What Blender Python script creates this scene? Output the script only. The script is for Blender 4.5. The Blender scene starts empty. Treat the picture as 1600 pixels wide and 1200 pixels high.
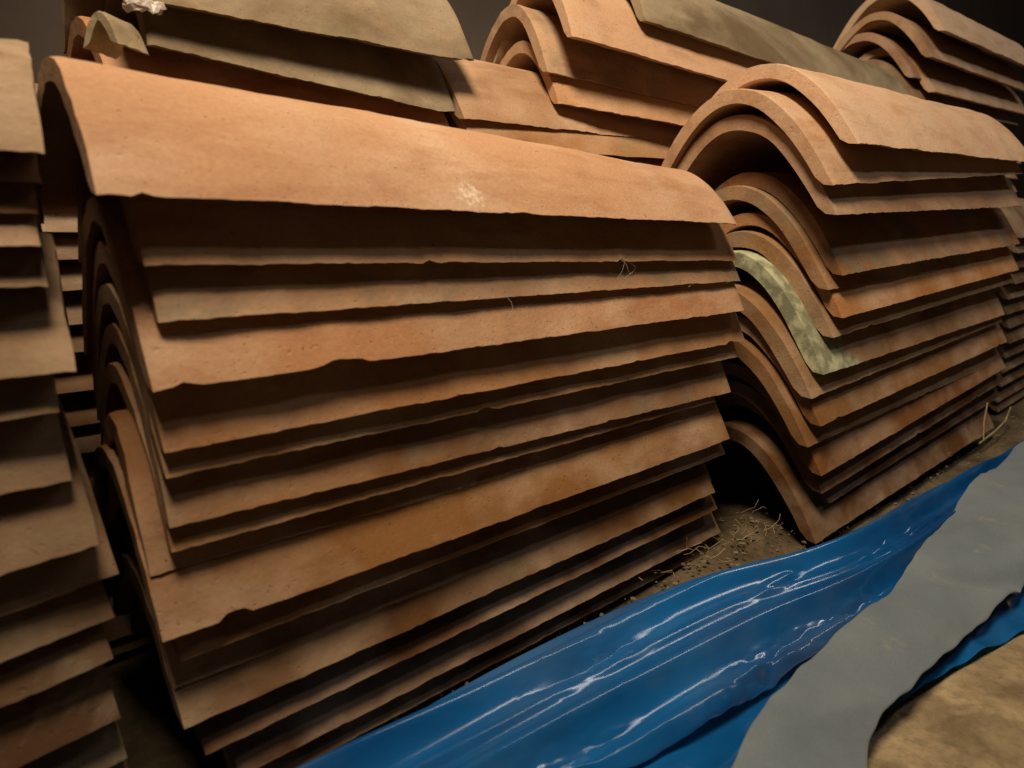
import bpy, math, random
from mathutils import Matrix, Vector, noise

S = bpy.context.scene
COL = S.collection
FLOOR = -0.272                                    # camera stands at the origin, metres

# ------------------------------------------------------------------ camera
cd = bpy.data.cameras.new('camera')
cam = bpy.data.objects.new('camera', cd)
COL.objects.link(cam)
RX = ((0.7615, -0.1529, 0.6298), (-0.6476, -0.1387, 0.7493), (-0.0272, -0.9785, -0.2046))
m = Matrix(((RX[0][0], -RX[0][1], -RX[0][2], 0), (RX[1][0], -RX[1][1], -RX[1][2], 0),
            (RX[2][0], -RX[2][1], -RX[2][2], 0), (0, 0, 0, 1)))
cam.matrix_world = Matrix.LocRotScale(None, m.to_quaternion(), None)
cd.sensor_width = 36.0
cd.lens = 36.0 * 1100 / 1600
cd.clip_start = 0.01
cd.clip_end = 100
cd.dof.use_dof = True
cd.dof.focus_distance = 0.55
cd.dof.aperture_fstop = 9.0
S.camera = cam

# ------------------------------------------------------------------ world and lamp
W = bpy.data.worlds.new('World'); S.world = W
W.use_nodes = True
bg = W.node_tree.nodes['Background']
bg.inputs[0].default_value = (1.0, 0.80, 0.58, 1)
bg.inputs[1].default_value = 0.012

def lamp(name, loc, target, energy, radius, cone, blend, col):
    d = bpy.data.lights.new(name, 'SPOT')
    d.energy = energy; d.shadow_soft_size = radius
    d.spot_size = math.radians(cone); d.spot_blend = blend; d.color = col
    o = bpy.data.objects.new(name, d); COL.objects.link(o)
    o.location = loc
    o.rotation_euler = (Vector(target) - Vector(loc)).to_track_quat('-Z', 'Y').to_euler()
    return o
lamp('ceiling_lamp', (0.0, 0.075, 1.00), (0.60, 0.42, 0.05), 78, 0.17, 110, 1.0, (1.0, 0.80, 0.56))
td = bpy.data.lights.new('tube_lamp', 'AREA')
td.shape = 'RECTANGLE'; td.size = 1.7; td.size_y = .12; td.energy = 5.0; td.color = (1.0, 0.96, 0.90)
tube = bpy.data.objects.new('tube_lamp', td); COL.objects.link(tube)
tube.location = (1.75, -0.42, 1.32)
tube.rotation_euler = (math.radians(28), 0, 0)

S.view_settings.view_transform = 'Standard'
S.view_settings.look = 'None'
S.view_settings.gamma = 1
S.view_settings.exposure = 0.0
S.view_settings.use_curve_mapping = False

# ------------------------------------------------------------------ helpers
def tag(o, label=None, cat=None, group=None, kind=None):
    if label: o['label'] = label
    if cat: o['category'] = cat
    if group: o['group'] = group
    if kind: o['kind'] = kind
    return o

def mesh_obj(name, verts, faces, mat, smooth=True, loc=None, rot=None):
    me = bpy.data.meshes.new(name)
    me.from_pydata(verts, [], faces)
    me.update()
    if smooth: me.shade_smooth()
    if mat: me.materials.append(mat)
    o = bpy.data.objects.new(name, me)
    COL.objects.link(o)
    if loc: o.location = loc
    if rot: o.rotation_euler = rot
    return o

class N:
    """small node-tree builder"""
    def __init__(self, name):
        self.m = bpy.data.materials.new(name); self.m.use_nodes = True
        self.t = self.m.node_tree
        self.p = self.t.nodes['Principled BSDF']
    def n(self, typ, **kw):
        x = self.t.nodes.new(typ)
        for k, v in kw.items():
            if k.startswith('i_'):
                key = k[2:]
                key = int(key) if key.isdigit() else key.replace('_', ' ')
                self.set(x.inputs[key], v)
            else: setattr(x, k, v)
        return x
    def set(self, inp, v):
        if isinstance(v, bpy.types.NodeSocket): self.t.links.new(v, inp)
        else: inp.default_value = v
    def noise(self, vec, scale, detail=4, rough=.55, dist=0):
        x = self.n('ShaderNodeTexNoise', i_Scale=scale, i_Detail=detail, i_Roughness=rough, i_Distortion=dist)
        self.set(x.inputs['Vector'], vec); return x.outputs['Fac']
    def ramp(self, fac, *stops):
        x = self.n('ShaderNodeValToRGB')
        self.set(x.inputs[0], fac)
        e = x.color_ramp.elements
        while len(e) < len(stops): e.new(.5)
        for el, (p, c) in zip(e, stops):
            el.position = p
            el.color = (c, c, c, 1) if isinstance(c, (int, float)) else (*c, 1)
        return x.outputs[0]
    def mix(self, fac, a, b, mode='MIX'):
        x = self.n('ShaderNodeMix', data_type='RGBA', blend_type=mode)
        self.set(x.inputs[0], fac)
        for s, v in ((x.inputs[6], a), (x.inputs[7], b)):
            self.set(s, v if isinstance(v, bpy.types.NodeSocket) else (*v, 1) if len(v) == 3 else v)
        return x.outputs[2]
    def math(self, op, a, b=0.0, c=0.0):
        x = self.n('ShaderNodeMath', operation=op)
        for i, v in enumerate((a, b, c)): self.set(x.inputs[i], v)
        return x.outputs[0]
    def vscale(self, vec, s):
        x = self.n('ShaderNodeMapping'); self.set(x.inputs[0], vec); x.inputs['Scale'].default_value = s
        return x.outputs[0]
    def bump(self, h, strength, dist, normal=None):
        x = self.n('ShaderNodeBump', i_Strength=strength, i_Distance=dist)
        self.set(x.inputs['Height'], h)
        if normal: self.set(x.inputs['Normal'], normal)
        return x.outputs[0]

# ------------------------------------------------------------------ materials
def tile_material(name, mossy_end=False, splash=None):
    """fired clay; object colour = clay tint, object alpha = amount of grey weathering"""
    k = N(name)
    tc = k.n('ShaderNodeTexCoord').outputs['Object']
    oi = k.n('ShaderNodeObjectInfo')
    off = k.n('ShaderNodeVectorMath', operation='SCALE')
    k.set(off.inputs[0], (3.1, 7.7, 5.3)); k.set(off.inputs['Scale'], k.math('MULTIPLY', oi.outputs['Random'], 20))
    add = k.n('ShaderNodeVectorMath', operation='ADD'); k.set(add.inputs[0], tc); k.set(add.inputs[1], off.outputs[0])
    v = add.outputs[0]
    vs = k.vscale(v, (.35, 1, 1))                                        # stretched along the tile: hand-smoothing streaks
    big = k.noise(v, 14, 3)
    streak = k.noise(vs, 45, 5, .6)
    fine = k.noise(v, 420, 4, .6)
    base = oi.outputs['Color']
    dark = k.mix(1, base, (.72, .60, .50), 'MULTIPLY')
    pale = k.mix(.45, base, (.66, .50, .36))
    c = k.mix(k.ramp(big, (.40, 0), (.68, 1)), base, pale)
    c = k.mix(k.ramp(streak, (.50, 0), (.74, .8)), c, dark)
    # grey-green weathering film
    wn = k.noise(v, 22, 6, .65, .6)
    wamt = k.math('ADD', wn, k.math('SUBTRACT', k.math('MULTIPLY', oi.outputs['Alpha'], .62), .36))
    wmask = k.ramp(wamt, (.42, 0), (.60, 1))
    film = k.mix(k.noise(v, 60, 4), (.22, .18, .115), (.34, .275, .19))
    c = k.mix(k.math('MULTIPLY', wmask, .8), c, film)
    st = k.ramp(k.noise(k.vscale(v, (.6, 1, 1)), 9, 5, .6, .5), (.45, 0), (.62, 1))
    c = k.mix(k.math('MULTIPLY', st, k.math('MULTIPLY_ADD', oi.outputs['Alpha'], 1.0, .12)), c, k.mix(1, c, (.48, .42, .36), 'MULTIPLY'))
    # soot and moss specks
    sp = k.ramp(k.noise(v, 130, 5, .7), (.64, 0), (.72, 1))
    sp2 = k.ramp(k.noise(v, 17, 2), (.52, 0), (.66, 1))
    c = k.mix(k.math('MULTIPLY', k.math('MULTIPLY', sp, sp2), .7), c, (.07, .055, .03))
    gm = k.ramp(k.noise(v, 11, 3), (.66, 0), (.72, 1))
    c = k.mix(k.math('MULTIPLY', gm, k.math('MULTIPLY', oi.outputs['Alpha'], .5)), c, (.17, .20, .07))
    c = k.mix(k.ramp(fine, (.35, .16), (.65, 0)), c, (.10, .05, .025))
    por = k.ramp(k.noise(v, 300, 2, .5), (.725, 0), (.76, .6))
    c = k.mix(por, c, (.075, .04, .02))
    if mossy_end:
        sx = k.n('ShaderNodeSeparateXYZ'); k.set(sx.inputs[0], tc)
        edge = k.math('ADD', sx.outputs[0], k.math('MULTIPLY', k.math('SUBTRACT', k.noise(tc, 40, 4), .5), .09))
        mm = k.ramp(edge, (.052, 1), (.066, 0))
        c = k.mix(mm, c, k.mix(k.ramp(k.noise(tc, 70, 5), (.42, 0), (.6, 1)), (.22, .225, .145), (.46, .47, .31)))
    if splash:
        d = k.n('ShaderNodeVectorMath', operation='DISTANCE'); k.set(d.inputs[0], tc); d.inputs[1].default_value = splash
        r = k.ramp(d.outputs['Value'], (.006, 1), (.020, 0))
        sm = k.ramp(k.math('MULTIPLY', k.noise(k.vscale(tc, (1, 1.6, .6)), 330, 4, .7), r), (.40, 0), (.55, .75))
        c = k.mix(sm, c, (.72, .62, .50))
    k.set(k.p.inputs['Base Color'], c)
    k.p.inputs['Roughness'].default_value = .88
    k.p.inputs['Specular IOR Level'].default_value = .25
    h = k.math('ADD', k.math('MULTIPLY', k.noise(v, 260, 6, .65), .6), k.math('MULTIPLY', streak, .8))
    pits = k.ramp(k.noise(v, 330, 2, .5), (.66, 1), (.74, 0))
    h = k.math('ADD', h, k.math('MULTIPLY', pits, .5))
    k.set(k.p.inputs['Normal'], k.bump(h, .55, .0012))
    return k.m

M_TILE = tile_material('terracotta')
M_MOSS = tile_material('terracotta_green_end', mossy_end=True)
M_SPLASH = tile_material('terracotta_white_splash', splash=(.178, .004, .010))

def floor_material():
    k = N('earth_floor')
    v = k.n('ShaderNodeTexCoord').outputs['Object']
    a = k.noise(v, 26, 6, .6, .4); b = k.noise(v, 150, 5, .65)
    c = k.mix(k.ramp(a, (.36, 0), (.66, 1)), (.17, .125, .07), (.38, .29, .175))
    c = k.mix(k.ramp(b, (.45, 0), (.75, .6)), c, (.10, .075, .045))
    sy = k.n('ShaderNodeSeparateXYZ'); k.set(sy.inputs[0], v)
    dust_shade = k.ramp(k.math('MULTIPLY_ADD', k.noise(v, 12, 4), .10, sy.outputs[1]), (.22, 0), (.29, 1))
    c = k.mix(dust_shade, c, k.mix(1, c, (.42, .42, .42), 'MULTIPLY'))   # darker dust by the piles, with their shade painted in
    k.set(k.p.inputs['Base Color'], c); k.p.inputs['Roughness'].default_value = .95
    k.p.inputs['Specular IOR Level'].default_value = .15
    k.set(k.p.inputs['Normal'], k.bump(k.math('ADD', k.math('MULTIPLY', a, 1.5), b), .7, .004))
    return k.m
def wall_material():
    k = N('dark_plaster')
    v = k.n('ShaderNodeTexCoord').outputs['Object']
    c = k.mix(k.ramp(k.noise(v, 5, 5), (.35, 0), (.7, 1)), (.19, .145, .11), (.26, .20, .155))
    k.set(k.p.inputs['Base Color'], c); k.p.inputs['Roughness'].default_value = .95
    k.set(k.p.inputs['Normal'], k.bump(k.noise(v, 40, 6), .4, .004))
    return k.m
def film_material():
    k = N('blue_film')
    v = k.n('ShaderNodeTexCoord').outputs['Object']
    vs = k.vscale(v, (.3, 1, 1))
    n1 = k.noise(vs, 18, 4)
    c = k.mix(k.ramp(n1, (.35, 0), (.7, 1)), (.003, .050, .19), (.008, .125, .37))
    dust = k.ramp(k.noise(k.vscale(v, (.4, 1, 1)), 16, 5, .6), (.45, 0), (.8, .3))
    c = k.mix(dust, c, (.16, .22, .27))
    k.set(k.p.inputs['Base Color'], c)
    k.set(k.p.inputs['Roughness'], k.ramp(k.noise(v, 24, 4), (.35, .11), (.7, .25)))
    k.p.inputs['IOR'].default_value = 1.52
    k.p.inputs['Specular IOR Level'].default_value = 1.0
    w = k.noise(k.vscale(v, (.45, 1, 1)), 34, 3, .5, .8)
    rid = k.math('ABSOLUTE', k.math('SUBTRACT', w, .5))
    w2 = k.noise(v, 120, 3, .5, .5)
    h = k.math('ADD', k.math('MULTIPLY', rid, .25), k.math('MULTIPLY', w2, .03))
    k.set(k.p.inputs['Normal'], k.bump(h, .10, .003))
    tr = k.n('ShaderNodeBsdfTranslucent'); tr.inputs[0].default_value = (.01, .30, .62, 1)
    mx = k.n('ShaderNodeMixShader', i_0=.14)
    k.t.links.new(k.p.outputs[0], mx.inputs[1]); k.t.links.new(tr.outputs[0], mx.inputs[2])
    k.t.links.new(mx.outputs[0], k.t.nodes['Material Output'].inputs[0])
    return k.m
def cloth_material():
    k = N('grey_felt')
    v = k.n('ShaderNodeTexCoord').outputs['Object']
    a = k.noise(v, 16, 5); b = k.noise(v, 900, 3, .7)
    c = k.mix(k.ramp(a, (.35, 0), (.7, 1)), (.11, .143, .17), (.16, .19, .215))
    c = k.mix(k.ramp(k.noise(v, 48, 3), (.64, 0), (.74, .5)), c, (.30, .26, .18))
    c = k.mix(k.ramp(b, (.3, .25), (.6, 0)), c, (.06, .06, .06))
    k.set(k.p.inputs['Base Color'], c); k.p.inputs['Roughness'].default_value = .9
    k.p.inputs['Sheen Weight'].default_value = .2
    k.set(k.p.inputs['Normal'], k.bump(b, .35, .0008))
    return k.m
def simple(name, col, rough=.8, var=.3, scale=60):
    k = N(name)
    v = k.n('ShaderNodeTexCoord').outputs['Object']
    c = k.mix(k.ramp(k.noise(v, scale, 5), (.3, 0), (.7, 1)), tuple(x * (1 - var) for x in col), tuple(min(1, x * (1 + var)) for x in col))
    k.set(k.p.inputs['Base Color'], c); k.p.inputs['Roughness'].default_value = rough
    return k.m
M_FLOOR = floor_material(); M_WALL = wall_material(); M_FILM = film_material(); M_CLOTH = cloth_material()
M_STRAW = simple('dry_straw', (.30, .23, .12), .8)
M_CRUMB = simple('clay_crumbs', (.15, .115, .075), .95, .4, 200)
M_WEB = simple('cobweb', (.55, .50, .42), .9)
def clear_material():
    k = N('clear_film')
    k.p.inputs['Base Color'].default_value = (.85, .80, .74, 1)
    k.p.inputs['Roughness'].default_value = .25
    k.p.inputs['Alpha'].default_value = .38
    return k.m
M_CLEAR = clear_material()

# ------------------------------------------------------------------ setting
def ground():
    # one sheet, fine where the picture looks, with a low drift of dust along the foot of the stacks
    xs = [-6, -3, -1.5, -.8] + [-.4 + i * .02 for i in range(101)] + [2, 3, 4.5, 7]
    ys = [-6, -3, -1.5, -.6] + [-.2 + i * .02 for i in range(61)] + [1.4, 2.2, 3.5]
    V, F = [], []
    for y in ys:
        for x in xs:
            z = FLOOR + .006 * (noise.fractal((x * 9, y * 9, 1.7), .9, 2.1, 4) - .3) * (1 if abs(x) < 2 else 0)
            yl = .335 - .10 * max(0, min(1, (x - .38) / .2)) * .5
            z += .016 * math.exp(-((x - .50) / .075) ** 2) * math.exp(-((y - .325) / .05) ** 2)
            V.append((x, y, min(z, FLOOR + .02)))
    w = len(xs)
    for j in range(len(ys) - 1):
        for i in range(w - 1):
            a = j * w + i; F.append((a, a + 1, a + w + 1, a + w))
    o = mesh_obj('ground', V, F, M_FLOOR); tag(o, kind='structure')
    V = []; F = []
    for j in range(25):
        for i in range(61):
            x = -3 + i * .16; z = FLOOR - .05 + j * .13
            V.append((x, 1.35 + .01 * noise.noise((x * 3, z * 3, 0)), z))
    for j in range(24):
        for i in range(60):
            a = j * 61 + i; F.append((a, a + 1, a + 62, a + 61))
    o = mesh_obj('back_wall', V, F, M_WALL); tag(o, kind='structure')
ground()

# ------------------------------------------------------------------ roof tiles
def tile_mesh(name, L, an, af, hn, hf, t, seed, nx=110, ns=26, p=2.05, rough=1.0, chips=()):
    """arched clay tile: x along its length (0 = left end), y = 0 at its front foot, z = 0 at the feet."""
    rnd = random.Random(seed); sd = rnd.uniform(0, 100)
    fn = lambda x, y, z: noise.fractal((x, y, z), .9, 2.0, 4)
    out, inn = [], []
    for i in range(nx + 1):
        u = i / nx; x = u * L
        a = an + (af - an) * u; h = hn + (hf - hn) * u
        h += .0012 * noise.noise((x * 9, sd, 0))
        pts = []
        for j in range(ns + 1):
            s = -1 + 2 * j / ns
            s = math.copysign(abs(s) ** .92, s)
            y = a + a * s; z = h * (1 - abs(s) ** p)
            pts.append((y, z, s))
        ro, ri = [], []
        for j, (y, z, s) in enumerate(pts):
            y0, z0, _ = pts[max(0, j - 1)]; y1, z1, _ = pts[min(ns, j + 1)]
            dy, dz = y1 - y0, z1 - z0; l = math.hypot(dy, dz) or 1
            ny, nz = -dz / l, dy / l
            ou = rough * .0008 * fn(x * 22, s * 2.2 + sd, 3.1)
            tt = t * (1 - .18 * abs(s) ** 4) * (1 + .10 * noise.noise((x * 14, s * 3, sd)))
            # ragged long edges and ends
            ez = 0.0
            if abs(s) > .85:
                ez = rough * (.0006 * noise.noise((x * 35, sd + 9 * (s > 0), 0)) + .0005 * noise.noise((x * 130, sd, 4)) + .0005 * noise.noise((x * 330, sd, 5)))
                for cx, cw, cdp in chips:
                    if s < 0: ez += cdp * math.exp(-((x - cx) / cw) ** 4)
                ez *= (abs(s) - .85) / .15
            ex = 0.0
            if i == 0 or i == nx: ex = rough * (.0006 * fn(s * 5, sd, 7.7 + i) + .0005 * noise.noise((s * 40, sd, i)))
            rd = .0009 if (i == 0 or i == nx) else 0
            ro.append((x + ex, y + ny * (ou - rd), z + nz * (ou - rd) + ez))
            ri.append((x + ex * .6, y - ny * (tt - rd), z - nz * (tt - rd) + ez))
        # feet are cut nearly level
        ri[0] = (ri[0][0], ri[0][1], ro[0][2] + .0012 + .0006 * noise.noise((x * 50, sd, 2)))
        ri[-1] = (ri[-1][0], ri[-1][1], ro[-1][2] + .0012)
        out.append(ro); inn.append(ri)
    V, F = [], []
    for r in out: V += r
    o2 = len(V)
    for r in inn: V += r
    w = ns + 1
    for i in range(nx):
        for j in range(ns):
            a = i * w + j
            F.append((a, a + w, a + w + 1, a + 1))
            b = o2 + a
            F.append((b, b + 1, b + w + 1, b + w))
        for j in (0, ns):
            a = i * w + j; b = o2 + a
            F.append((a, b, b + w, a + w) if j == 0 else (a, a + w, b + w, b))
    for i in (0, nx):
        for j in range(ns):
            a = i * w + j; b = o2 + a
            F.append((a, a + 1, b + 1, b) if i == 0 else (a, b, b + 1, a + 1))
    me = bpy.data.meshes.new(name)
    me.from_pydata(V, [], F); me.update(); me.shade_smooth()
    me.set_sharp_from_angle(angle=math.radians(38))
    return me

CLAY = [(.45, .255, .125), (.43, .23, .105), (.47, .28, .155), (.40, .21, .095), (.44, .265, .14), (.42, .205, .09)]
ORD = ['topmost', 'second', 'third', 'fourth', 'fifth', 'sixth', 'seventh', 'eighth', 'ninth', 'tenth', 'eleventh', 'twelfth',
       'thirteenth', 'fourteenth', 'fifteenth', 'sixteenth', 'seventeenth', 'eighteenth', 'nineteenth', 'twentieth']
def place(me, loc, yaw, pitch, mat, tint, weather, label, group, roll=0):
    if not me.materials: me.materials.append(mat)
    o = bpy.data.objects.new('clay_tile', me); COL.objects.link(o)
    o.rotation_mode = 'XYZ'
    o.rotation_euler = (roll, -pitch, yaw)
    o.location = loc
    o.color = (*tint, weather)
    tag(o, label, 'clay tile', group)
    return o

def stack(rows, y, label_fn, group, an, af, h0, crest_top, crest_step, seed, yaw=0, taper_h=.006, t=.012, look=None, p=2.05, row_shade=0.0):
    """rows: (x_left, z_left, length, z_right - z_left, forward offset) of each front foot, top to bottom"""
    rnd = random.Random(seed)
    for i, r in enumerate(rows):
        x0, z0, L, dz, dy = r
        crest = crest_top - crest_step * i
        h = max(.05, min(.088, crest - z0)) if h0 is None else h0 + rnd.uniform(-.002, .002)
        a = an + rnd.uniform(-.002, .002)
        L += rnd.uniform(-.004, .004) if L > .3 else 0
        tint = rnd.choice(CLAY); wth = rnd.choice((.2, .35, .5, .6)); mat = M_TILE; chips = []
        for c in range(rnd.choice((0, 0, 1, 2))): chips.append((rnd.uniform(.02, L - .02), rnd.uniform(.002, .005), rnd.uniform(.0008, .002)))
        if look and i in look:
            q = look[i]
            tint = q.get('tint', tint); wth = q.get('w', wth); mat = q.get('mat', mat); chips = q.get('chips', chips)
            h = q.get('h', h); a = q.get('a', a)
        g = 1 - row_shade * (i / len(rows)) ** 1.2; tint = tuple(q_ * g ** e_ for q_, e_ in zip(tint, (1, 1.25, 1.8))); wth *= .25 + .75 * g  # lower rows tinted darker: light falling off downward is painted in
        af_ = af + (a - an); hf_ = h - taper_h
        if look and i in look: af_ = look[i].get('af', af_); hf_ = look[i].get('hf', hf_)
        me = tile_mesh('clay_tile', L, a, af_, h, hf_, t * rnd.uniform(.92, 1.1), seed * 50 + i, chips=chips, p=p)
        place(me, (x0, y - dy, z0), yaw, math.atan2(dz, L), mat, tint, wth, label_fn(i), group)

FILL = {}
def filler(x, y, z_top, step, yaw, label, group, seed, L=.43, dim=1.0):  # dim scales the tints to paint shade onto a pile
    rnd = random.Random(seed)
    z = z_top; n_ = 0
    while z > FLOOR + .004:
        v = rnd.randrange(3)
        if (v, L) not in FILL:
            FILL[v, L] = tile_mesh('clay_tile', L, .076, .066, .064, .058, .0115, 900 + v, nx=24, ns=18)
        lab = label.format(ORD[min(n_, 19)]); n_ += 1
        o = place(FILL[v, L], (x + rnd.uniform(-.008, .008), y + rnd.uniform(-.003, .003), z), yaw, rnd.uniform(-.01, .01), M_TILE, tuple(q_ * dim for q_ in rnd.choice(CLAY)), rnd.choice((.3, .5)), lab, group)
        z -= step
        if FLOOR - .012 < z <= FLOOR + .004: z = FLOOR + .005

# front stack in the middle: sixteen tiles
A = [(.058, .020, .428, -.015, .008), (.073, -.007, .426, -.016, .001), (.075, -.030, .427, -.009, .002), (.068, -.057, .434, -.005, .008),
     (.070, -.084, .437, -.003, .005), (.070, -.096, .432, -.004, .002), (.069, -.118, .423, -.010, .002), (.069, -.130, .405, -.003, .0),
     (.060, -.140, .415, -.010, -.005), (.059, -.166, .427, .001, .007), (.066, -.180, .421, .001, .003), (.063, -.196, .420, -.006, -.004),
     (.063, -.212, .413, .004, .004), (.071, -.231, .410, .006, .002), (.085, -.252, .405, .003, .0), (.085, -.266, .400, .003, -.003)]
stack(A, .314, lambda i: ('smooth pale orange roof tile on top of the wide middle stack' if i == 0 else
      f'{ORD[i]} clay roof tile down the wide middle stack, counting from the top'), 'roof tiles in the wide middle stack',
      .073, .065, None, .083, .0197, 11, row_shade=.95, look={
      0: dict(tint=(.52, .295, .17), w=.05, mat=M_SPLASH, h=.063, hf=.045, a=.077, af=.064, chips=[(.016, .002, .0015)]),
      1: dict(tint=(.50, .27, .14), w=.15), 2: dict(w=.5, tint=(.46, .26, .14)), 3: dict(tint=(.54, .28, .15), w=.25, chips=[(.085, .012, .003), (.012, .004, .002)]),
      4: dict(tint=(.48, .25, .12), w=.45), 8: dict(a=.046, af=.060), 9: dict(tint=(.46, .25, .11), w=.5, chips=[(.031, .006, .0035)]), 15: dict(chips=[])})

# front stack on the right: fifteen tiles with their arched ends in view
B = [(.570, .063, .450, .005, .009), (.546, .032, .470, .024, .003), (.552, .010, .470, .009, .004), (.577, -.037, .465, .012, .001),
     (.568, -.049, .440, .006, -.006), (.576, -.072, .466, .016, .003), (.572, -.088, .468, .017, -.001), (.556, -.117, .463, .008, .0),
     (.545, -.135, .475, .017, -.003), (.552, -.159, .474, .015, .002), (.543, -.176, .460, .008, -.003), (.557, -.203, .475, .026, .003),
     (.567, -.222, .475, .026, .0), (.590, -.238, .460, .020, -.004), (.558, -.264, .460, .012, .002)]
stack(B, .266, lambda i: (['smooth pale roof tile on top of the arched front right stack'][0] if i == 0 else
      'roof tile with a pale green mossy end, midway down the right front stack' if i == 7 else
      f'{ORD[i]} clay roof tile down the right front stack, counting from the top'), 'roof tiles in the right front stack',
      .090, .082, None, .134, .0205, 23, t=.0135, row_shade=.78, look={
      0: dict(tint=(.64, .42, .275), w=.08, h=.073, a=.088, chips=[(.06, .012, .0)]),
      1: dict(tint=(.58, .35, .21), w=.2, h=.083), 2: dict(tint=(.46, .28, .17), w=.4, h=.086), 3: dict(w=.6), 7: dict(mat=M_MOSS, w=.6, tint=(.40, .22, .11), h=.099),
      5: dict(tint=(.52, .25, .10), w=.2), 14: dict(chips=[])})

# stack cut by the left edge, turned away from the others
LZ = [(.045, .035), (.043, .025), (.041, .014), (.039, .002), (.040, -.013), (.044, -.046), (.037, -.062), (.038, -.090), (.044, -.118),
      (.050, -.136), (.046, -.154), (.043, -.172), (.042, -.200), (.042, -.222), (.042, -.244), (.044, -.266)]
LP = [0, 0, .01, .01, .02, .02, .03, .05, .07, .075, .08, .075, .06, .045, .02, 0]
rl = random.Random(5)
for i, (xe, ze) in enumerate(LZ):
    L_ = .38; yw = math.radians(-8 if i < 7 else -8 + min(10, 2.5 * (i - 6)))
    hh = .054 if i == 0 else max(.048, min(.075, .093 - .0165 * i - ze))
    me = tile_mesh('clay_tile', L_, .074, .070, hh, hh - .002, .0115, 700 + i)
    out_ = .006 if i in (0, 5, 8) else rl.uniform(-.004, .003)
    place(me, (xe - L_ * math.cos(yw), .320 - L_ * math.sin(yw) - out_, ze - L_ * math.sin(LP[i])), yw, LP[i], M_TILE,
          (.29, .19, .115) if i == 0 else tuple(q_ * (.62 - .5 * i / 16) for q_ in rl.choice(CLAY)), .3 if i == 0 else .45,  # tints darken down the stack, painting in the fading light
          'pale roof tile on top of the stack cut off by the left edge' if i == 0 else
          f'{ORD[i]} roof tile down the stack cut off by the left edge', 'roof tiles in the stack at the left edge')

# dark stack in the gap behind it
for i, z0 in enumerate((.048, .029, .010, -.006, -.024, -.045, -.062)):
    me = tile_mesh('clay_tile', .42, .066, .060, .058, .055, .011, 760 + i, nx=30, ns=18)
    place(me, (.088 + .003 * i - .42, .500, z0), 0, 0, M_TILE, (.16, .10, .06), .4,  # dark tint paints in the shade of this gap
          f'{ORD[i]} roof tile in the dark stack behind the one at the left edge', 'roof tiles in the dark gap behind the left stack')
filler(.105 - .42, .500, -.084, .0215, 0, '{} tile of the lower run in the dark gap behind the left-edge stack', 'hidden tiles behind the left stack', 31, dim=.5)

# grey weathered stack at the top, behind the middle stack
GREY = (.30, .25, .16)
for i, (x0, z0, L_, dz, w_) in enumerate(((.112, .141, .259, -.004, .95), (.130, .118, .226, -.021, .9))):
    me = tile_mesh('clay_tile', L_, .080, .074, .080 - .006 * i, .075 - .006 * i, .012, 800 + i, chips=[(L_ - .004, .006, .002)])
    place(me, (x0, .476 + .006 * i, z0), 0, math.atan2(dz, L_), M_TILE, GREY if i else (.38, .26, .17), w_ - .12,
          ('grey weathered roof tile at the top edge, behind the middle stack', 'dark second tile under the grey weathered tile at the top')[i], 'grey tiles behind the middle stack')
me = tile_mesh('clay_tile', .245, .078, .070, .062, .056, .012, 805)
place(me, (.108, .486, .086), 0, 0, M_TILE, (.42, .17, .065), .3, 'orange roof tile below the grey tiles, just above the crest of the middle stack', 'grey tiles behind the middle stack')
filler(.126, .484, .062, .0215, 0, '{} tile of the pile under the grey tiles, behind the middle stack', 'hidden tiles behind the middle stack', 32, L=.225)

# long tile lying under the arched back stack and the pile below it
me = tile_mesh('clay_tile', .43, .075, .068, .066, .060, .012, 806)
place(me, (.359, .476, .094), 0, -.006, M_TILE, (.48, .29, .17), .35, 'dusty roof tile lying under the arched back stack, right of the grey tiles', 'roof tiles of the back stack between the front stacks')
filler(.368, .470, .071, .0215, -.02, '{} tile of the low back pile seen between the two front stacks', 'hidden tiles of the back pile', 33)

# arched back stack between the two front stacks
DY = math.radians(-8)
D = [(.556, .454, .193, .47, -.052, .95, (.36, .30, .19)), (.540, .464, .172, .45, -.040, .35, (.48, .29, .18)), (.468, .462, .168, .46, -.045, .2, (.55, .34, .21)),
     (.460, .486, .143, .45, -.040, .5, (.44, .26, .15)), (.466, .478, .116, .45, -.030, .2, (.56, .32, .17))]
DL = ['grey weathered tile on top of the arched back stack', 'second tile of the arched back stack, its end set well back',
      'third tile of the arched back stack, a smooth pale orange one', 'fourth tile of the arched back stack, greenish round its end', 'lowest tile of the arched back stack with a bright orange end']
for i, (x0, y0, z0, L_, dz, w_, tint) in enumerate(D):
    me = tile_mesh('clay_tile', L_, .072, .064, .074 if i < 4 else .068, .066, .012, 820 + i)
    place(me, (x0, y0, z0), DY, math.atan2(dz, L_), M_TILE, tint, w_, DL[i], 'roof tiles of the back stack between the front stacks')

# back stack at the upper right corner
E_ = [(1.150, .265, .0, .10, (.64, .45, .30)), (1.135, .230, .0, .3, (.44, .27, .16)), (1.140, .208, .006, .3, (.40, .22, .13)),
      (1.165, .188, .006, .2, (.52, .33, .20)), (1.145, .170, .006, .5, (.40, .25, .15)), (1.150, .148, 0, .4, (.40, .22, .12))]
for i, (x0, z0, dz, w_, tint) in enumerate(E_):
    me = tile_mesh('clay_tile', .46, .082, .074, .076, .070, .012, 840 + i)
    place(me, (x0, (.412, .420, .442, .424, .434, .440)[i], z0), 0, math.atan2(dz, .46), M_TILE, tint, w_,
          'pale roof tile on top of the stack in the upper right corner' if i == 0 else f'{ORD[i]} tile down the stack in the upper right corner', 'roof tiles in the upper right stack')
filler(1.155, .422, .124, .0215, 0, '{} tile of the lower run of the upper right stack', 'hidden tiles of the upper right stack', 34)

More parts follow.
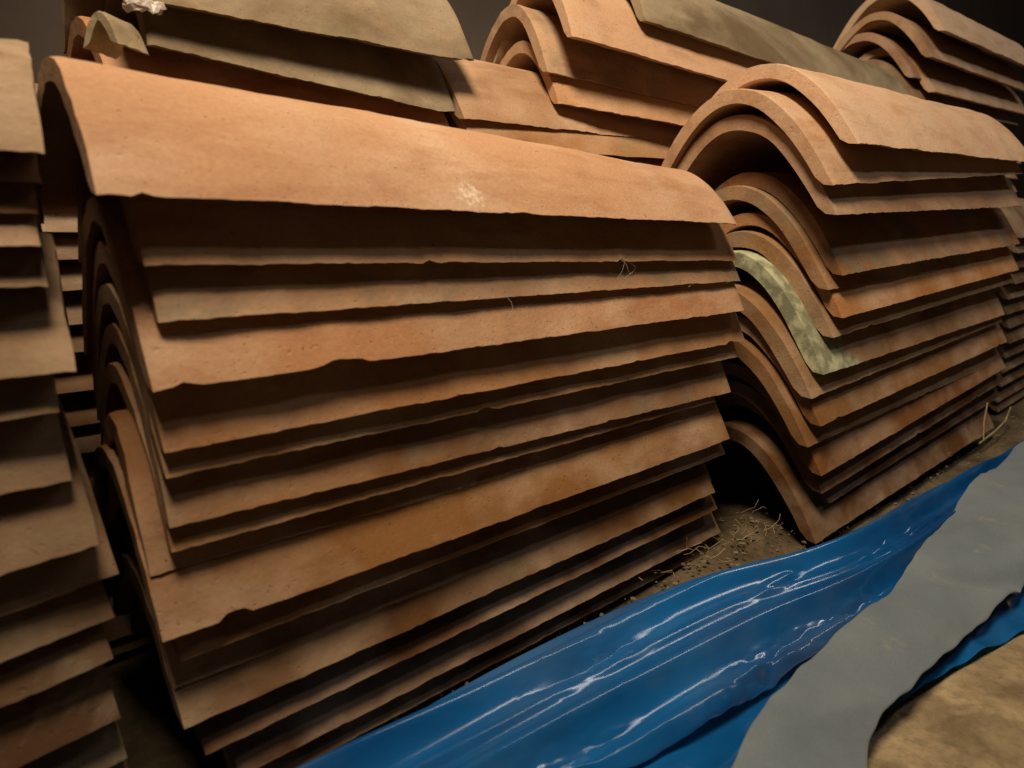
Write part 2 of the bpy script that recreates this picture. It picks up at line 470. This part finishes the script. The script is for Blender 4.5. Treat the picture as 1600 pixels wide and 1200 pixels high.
# dark stack at the right edge, past the end of the right front stack
filler(1.17, .30, -.020, .021, math.radians(2), '{} tile of the dark stack at the right edge, past the right front stack', 'roof tiles in the dark stack at the right edge', 35, dim=.4)  # tints dimmed so the shade at this edge sits in the colour

# ------------------------------------------------------------------ broken bits on the middle stack's crest line
me = tile_mesh('tile_fragment', .022, .0125, .0125, .018, .018, .006, 860, nx=14, ns=18)
me.materials.append(M_TILE)
o = bpy.data.objects.new('tile_fragment', me); COL.objects.link(o); o.location = (.106, .447, .108); o.rotation_euler = (0, .05, .6)
o.color = (.50, .42, .28, .6); tag(o, 'small pale broken tile end with a narrow arch, at the top left', 'tile fragment')

def crumpled(name, c, r, seed, mat):
    rnd = random.Random(seed); V = []; F = []
    n = 9
    for j in range(n):
        for i in range(n):
            u, v = i / (n - 1) - .5, j / (n - 1) - .5
            V.append((c[0] + u * r * 1.6, c[1] + v * r * .8 + rnd.uniform(-1, 1) * r * .08,
                      c[2] + r * (.45 * (1 - abs(v) * 2) + .35 * noise.noise((u * 5, v * 5, seed)))))
    for j in range(n - 1):
        for i in range(n - 1):
            a = j * n + i; F.append((a, a + 1, a + n + 1, a + n))
    return mesh_obj(name, V, F, mat, smooth=False)
o = crumpled('clear_film_scrap', (.124, .458, .130), .013, 3, M_CLEAR)
tag(o, 'crumpled scrap of clear film on the pale tile fragment', 'plastic film')

# ------------------------------------------------------------------ blue plastic sheet
def lerp_path(path, u):
    n = len(path) - 1
    k_ = min(n - 1, int(u * n)); f = u * n - k_
    p0 = path[max(0, k_ - 1)]; p1 = path[k_]; p2 = path[k_ + 1]; p3 = path[min(n, k_ + 2)]
    r = []
    for a, b, c, d in zip(p0, p1, p2, p3):
        r.append(.5 * (2 * b + (c - a) * f + (2 * a - 5 * b + 4 * c - d) * f * f + (3 * b - a - 3 * c + d) * f ** 3))
    return r
def film_sheet():
    back = [(-.05, .300), (.10, .300), (.25, .303), (.40, .290), (.53, .252), (.70, .236), (.90, .226), (1.15, .220), (1.4, .215)]
    front = [(-.05, .225), (.10, .215), (.25, .196), (.36, .186), (.46, .176), (.62, .172), (.85, .176), (1.12, .18), (1.38, .18)]
    nu, nv = 620, 260
    V, F = [], []
    ridges = [(.05, .04, .004), (.24, .08, .015), (.43, .06, .012), (.68, .10, .019), (.88, .06, .012)]
    patches = [(.275, .250, .035, .010), (.36, .192, .04, .010), (.45, .184, .03, .008), (.43, .226, .03, .006), (.20, .212, .04, .010), (.56, .205, .04, .008)]
    for i in range(nu + 1):
        u = i / nu
        b = lerp_path(back, u); f = lerp_path(front, u)
        for j in range(nv + 1):
            v = j / nv
            x = f[0] + (b[0] - f[0]) * v; y = f[1] + (b[1] - f[1]) * v
            z = .006 + .024 * math.sin(math.pi * min(1, v * 1.02)) ** .7 * (.75 + .25 * noise.noise((x * 4, 2, 0)))
            for q, (vk, wk, am) in enumerate(ridges):
                vv = vk + .05 * noise.noise((x * 1.6, q * 3.3, 5))
                aa = am * (.8 + .6 * noise.noise((x * 5, q * 7.7, 9)))
                d = abs(v - vv) / wk
                z += max(0, aa) * (math.exp(-d * d) * .5 + .5 * math.exp(-1.4 * (math.sqrt(d * d + .15) - .387)))
            pt = sum(math.exp(-((x - px) / rx) ** 2 - ((y - py) / ry) ** 2) for px, py, rx, ry in patches)
            if pt > .03:
                z += .009 * min(1, pt) * (.35 - noise.voronoi((x * 30 + y * 25, y * 100 + x * 12, 3))[0][0])
                z += .0028 * min(1, pt) * (.35 - noise.voronoi((x * 70 + y * 60, y * 190, 7))[0][0])
            cr = noise.noise((x * 3 + y * 7, y * 24, 8)); z += .0022 * (1 - abs(cr) * 2)
            # front hem lifts and crinkles
            hem = math.exp(-(v / .07) ** 2)
            z += hem * (.005 + .004 * noise.noise((x * 22, 1, 2)) + .0015 * noise.noise((x * 95, 4, 2)))
            y += hem * (.006 * noise.noise((x * 8, 7, 7)) + .0012 * noise.noise((x * 40, 3, 1)))
            if v > .93: z -= (v - .93) / .07 * .012
            V.append((x, y, FLOOR + max(.006, z)))
    w = nv + 1
    for i in range(nu):
        for j in range(nv):
            a = i * w + j; F.append((a, a + w, a + w + 1, a + 1))
    o = mesh_obj('plastic_sheet', V, F, M_FILM)
    tag(o, 'glossy blue plastic sheet bunched in long folds at the foot of the stacks', 'plastic sheet')
    # the flat lower layer of the sheet
    V, F = [], []
    nu, nv = 260, 60
    for i in range(nu + 1):
        x = -.05 + 1.4 * i / nu
        yf = .175 - .20 * (x - .20) if x < .55 else .105
        yf += .006 * noise.noise((x * 9, 3, 3))
        for j in range(nv + 1):
            v = j / nv; y = yf + (.235 - yf) * v
            z = .0035 + .0035 * (1 - abs(noise.noise((x * 14, y * 30, 5))) * 2) * min(1, v * 6 + .3) + .0012 * noise.noise((x * 60, y * 60, 2))
            if x > .40: z += .006 * min(1, (x - .40) / .08) * max(0, noise.noise((x * 40, y * 24, 12)) + .2) * (1 - v)
            V.append((x, y, FLOOR + max(.003, z)))
    w = nv + 1
    for i in range(nu):
        for j in range(nv):
            a = i * w + j; F.append((a, a + w, a + w + 1, a + 1))
    s = mesh_obj('flat_layer', V, F, M_FILM); s.parent = o
film_sheet()

# ------------------------------------------------------------------ grey cloth
def cloth():
    top = [(.245, .150), (.300, .163), (.395, .170), (.470, .172), (.545, .180), (.610, .186), (.740, .196), (.92, .200), (1.15, .205)]
    bot = [(.295, .105), (.338, .126), (.395, .127), (.455, .126), (.510, .124), (.575, .120), (.68, .115), (.82, .110), (1.05, .10)]
    nu, nv = 150, 44
    V, F = [], []
    for i in range(nu + 1):
        u = i / nu
        a = lerp_path(top, u); b = lerp_path(bot, u)
        for j in range(nv + 1):
            v = j / nv
            x = b[0] + (a[0] - b[0]) * v; y = b[1] + (a[1] - b[1]) * v
            if v in (0, 1): y += .0012 * noise.noise((x * 60, v, 0))
            z = .018 + .012 * v + .004 * math.sin(v * 3.1) + .008 * noise.noise((x * 11, y * 14, 2)) + .003 * (1 - 2 * abs(noise.noise((x * 9 + y * 22, y * 20 - x * 6, 11)))) + .0015 * noise.noise((x * 40, y * 50, 4))
            z += .012 * max(0, min(1, (x - .52) / .2))
            d = ((x - .545) * .55 + (y - .140) * .83)
            z += -.010 * math.exp(-(d / .007) ** 2) * math.exp(-((x - .56) / .04) ** 2)
            V.append((x, y, FLOOR + z))
    w = nv + 1
    for i in range(nu):
        for j in range(nv):
            q = i * w + j; F.append((q, q + 1, q + w + 1, q + w))
    o = mesh_obj('grey_cloth', V, F, M_CLOTH)
    o.data.flip_normals()
    s = o.modifiers.new('thickness', 'SOLIDIFY'); s.thickness = .0022; s.offset = -1
    tag(o, 'strip of grey felt cloth lying across the blue plastic sheet', 'cloth')
cloth()

# ------------------------------------------------------------------ crumbs, straw and cobweb
def crumbs():
    rnd = random.Random(77); V = []; F = []
    for k_ in range(420):
        x = rnd.uniform(.05, 1.15); 
        edge = .318 if x < .5 else .268
        y = edge - abs(rnd.gauss(0, .012)) + .004
        if rnd.random() < .55: x = rnd.gauss(.50, .06); y = rnd.gauss(.305, .022)
        s = .0005 + .0028 * rnd.random() ** 3; z = FLOOR + .004 + .014 * math.exp(-((x - .50) / .075) ** 2) * math.exp(-((y - .325) / .05) ** 2)
        b = len(V)
        for dx, dy, dz in ((-1, 0, 0), (1, 0, 0), (0, -1, 0), (0, 1, 0), (0, 0, 1), (0, 0, -1)):
            V.append((x + dx * s * rnd.uniform(.5, 1.3), y + dy * s * rnd.uniform(.5, 1.3), z + dz * s * rnd.uniform(.4, .9)))
        for t_ in ((0, 2, 4), (2, 1, 4), (1, 3, 4), (3, 0, 4), (2, 0, 5), (1, 2, 5), (3, 1, 5), (0, 3, 5)): F.append(tuple(b + q for q in t_))
    o = mesh_obj('clay_crumbs', V, F, M_CRUMB, smooth=False); tag(o, 'dusty clay crumbs scattered along the foot of the stacks', 'debris', kind='stuff')
crumbs()
def strand(pts, r, n=5):
    V, F = [], []
    P = [Vector(p) for p in pts]
    for i, p in enumerate(P):
        d = (P[min(i + 1, len(P) - 1)] - P[max(0, i - 1)]).normalized()
        a = d.orthogonal().normalized(); b = d.cross(a)
        for k_ in range(n):
            t_ = 2 * math.pi * k_ / n
            V.append(p + (a * math.cos(t_) + b * math.sin(t_)) * r)
    for i in range(len(P) - 1):
        for k_ in range(n):
            q = i * n + k_; e = i * n + (k_ + 1) % n
            F.append((q, e, e + n, q + n))
    return V, F
def straws():
    rnd = random.Random(9); VV, FF = [], []
    for k_ in range(34):
        if k_ < 30: x, y = rnd.gauss(.48, .07), rnd.gauss(.300, .02)
        else: x, y = rnd.uniform(.80, 1.12), rnd.gauss(.258, .012)
        a = rnd.uniform(0, 6.28); l = rnd.uniform(.008, .035); z = FLOOR + .012 + rnd.uniform(0, .008)
        if .42 < x < .58: z += .008
        pts = [(x + math.cos(a + .3 * q) * l * q / 4, y + math.sin(a + .3 * q) * l * q / 8, z + rnd.uniform(0, .002) * q) for q in range(5)]
        V, F = strand(pts, rnd.uniform(.0002, .0004), 4); b = len(VV); VV += V; FF += [tuple(b + i for i in f) for f in F]
    o = mesh_obj('dry_straw', VV, FF, M_STRAW); tag(o, 'bits of dry straw in the dust by the stacks', 'straw', kind='stuff')
straws()
V, F = strand([(.955, .262, FLOOR + .012), (1.0, .258, FLOOR + .020), (1.05, .262, FLOOR + .022), (1.10, .27, FLOOR + .03)], .0011)
o = mesh_obj('straw_stalk', V, F, M_STRAW); tag(o, 'long pale straw stalk at the foot of the right front stack', 'straw')
V, F = strand([(.948, .256, FLOOR + .018), (.953, .259, FLOOR + .04), (.962, .260, FLOOR + .062)], .0009)
o = mesh_obj('straw_stalk', V, F, M_STRAW); tag(o, 'upright straw stalk leaning on the right front stack', 'straw')

def cobwebs():
    rnd = random.Random(4); VV, FF = [], []
    for (x, z0, z1) in ((.355, -.016, -.034), (.358, -.017, -.030), (.350, -.016, -.028), (.425, -.031, -.040), (.470, -.034, -.040), (.255, -.032, -.052)):
        y = .306 if x < .52 else .256
        pts = [(x + rnd.uniform(-.002, .002) + .006 * math.sin(q * .9) * rnd.random(), y - .003 * math.sin(q / 5 * 3.14), z0 + (z1 - z0) * q / 5) for q in range(6)]
        V, F = strand(pts, .00010, 3); b = len(VV); VV += V; FF += [tuple(b + i for i in f) for f in F]
    o = mesh_obj('cobweb', VV, FF, M_WEB); tag(o, 'thin cobweb threads between the tile edges', 'cobweb', kind='stuff')
cobwebs()
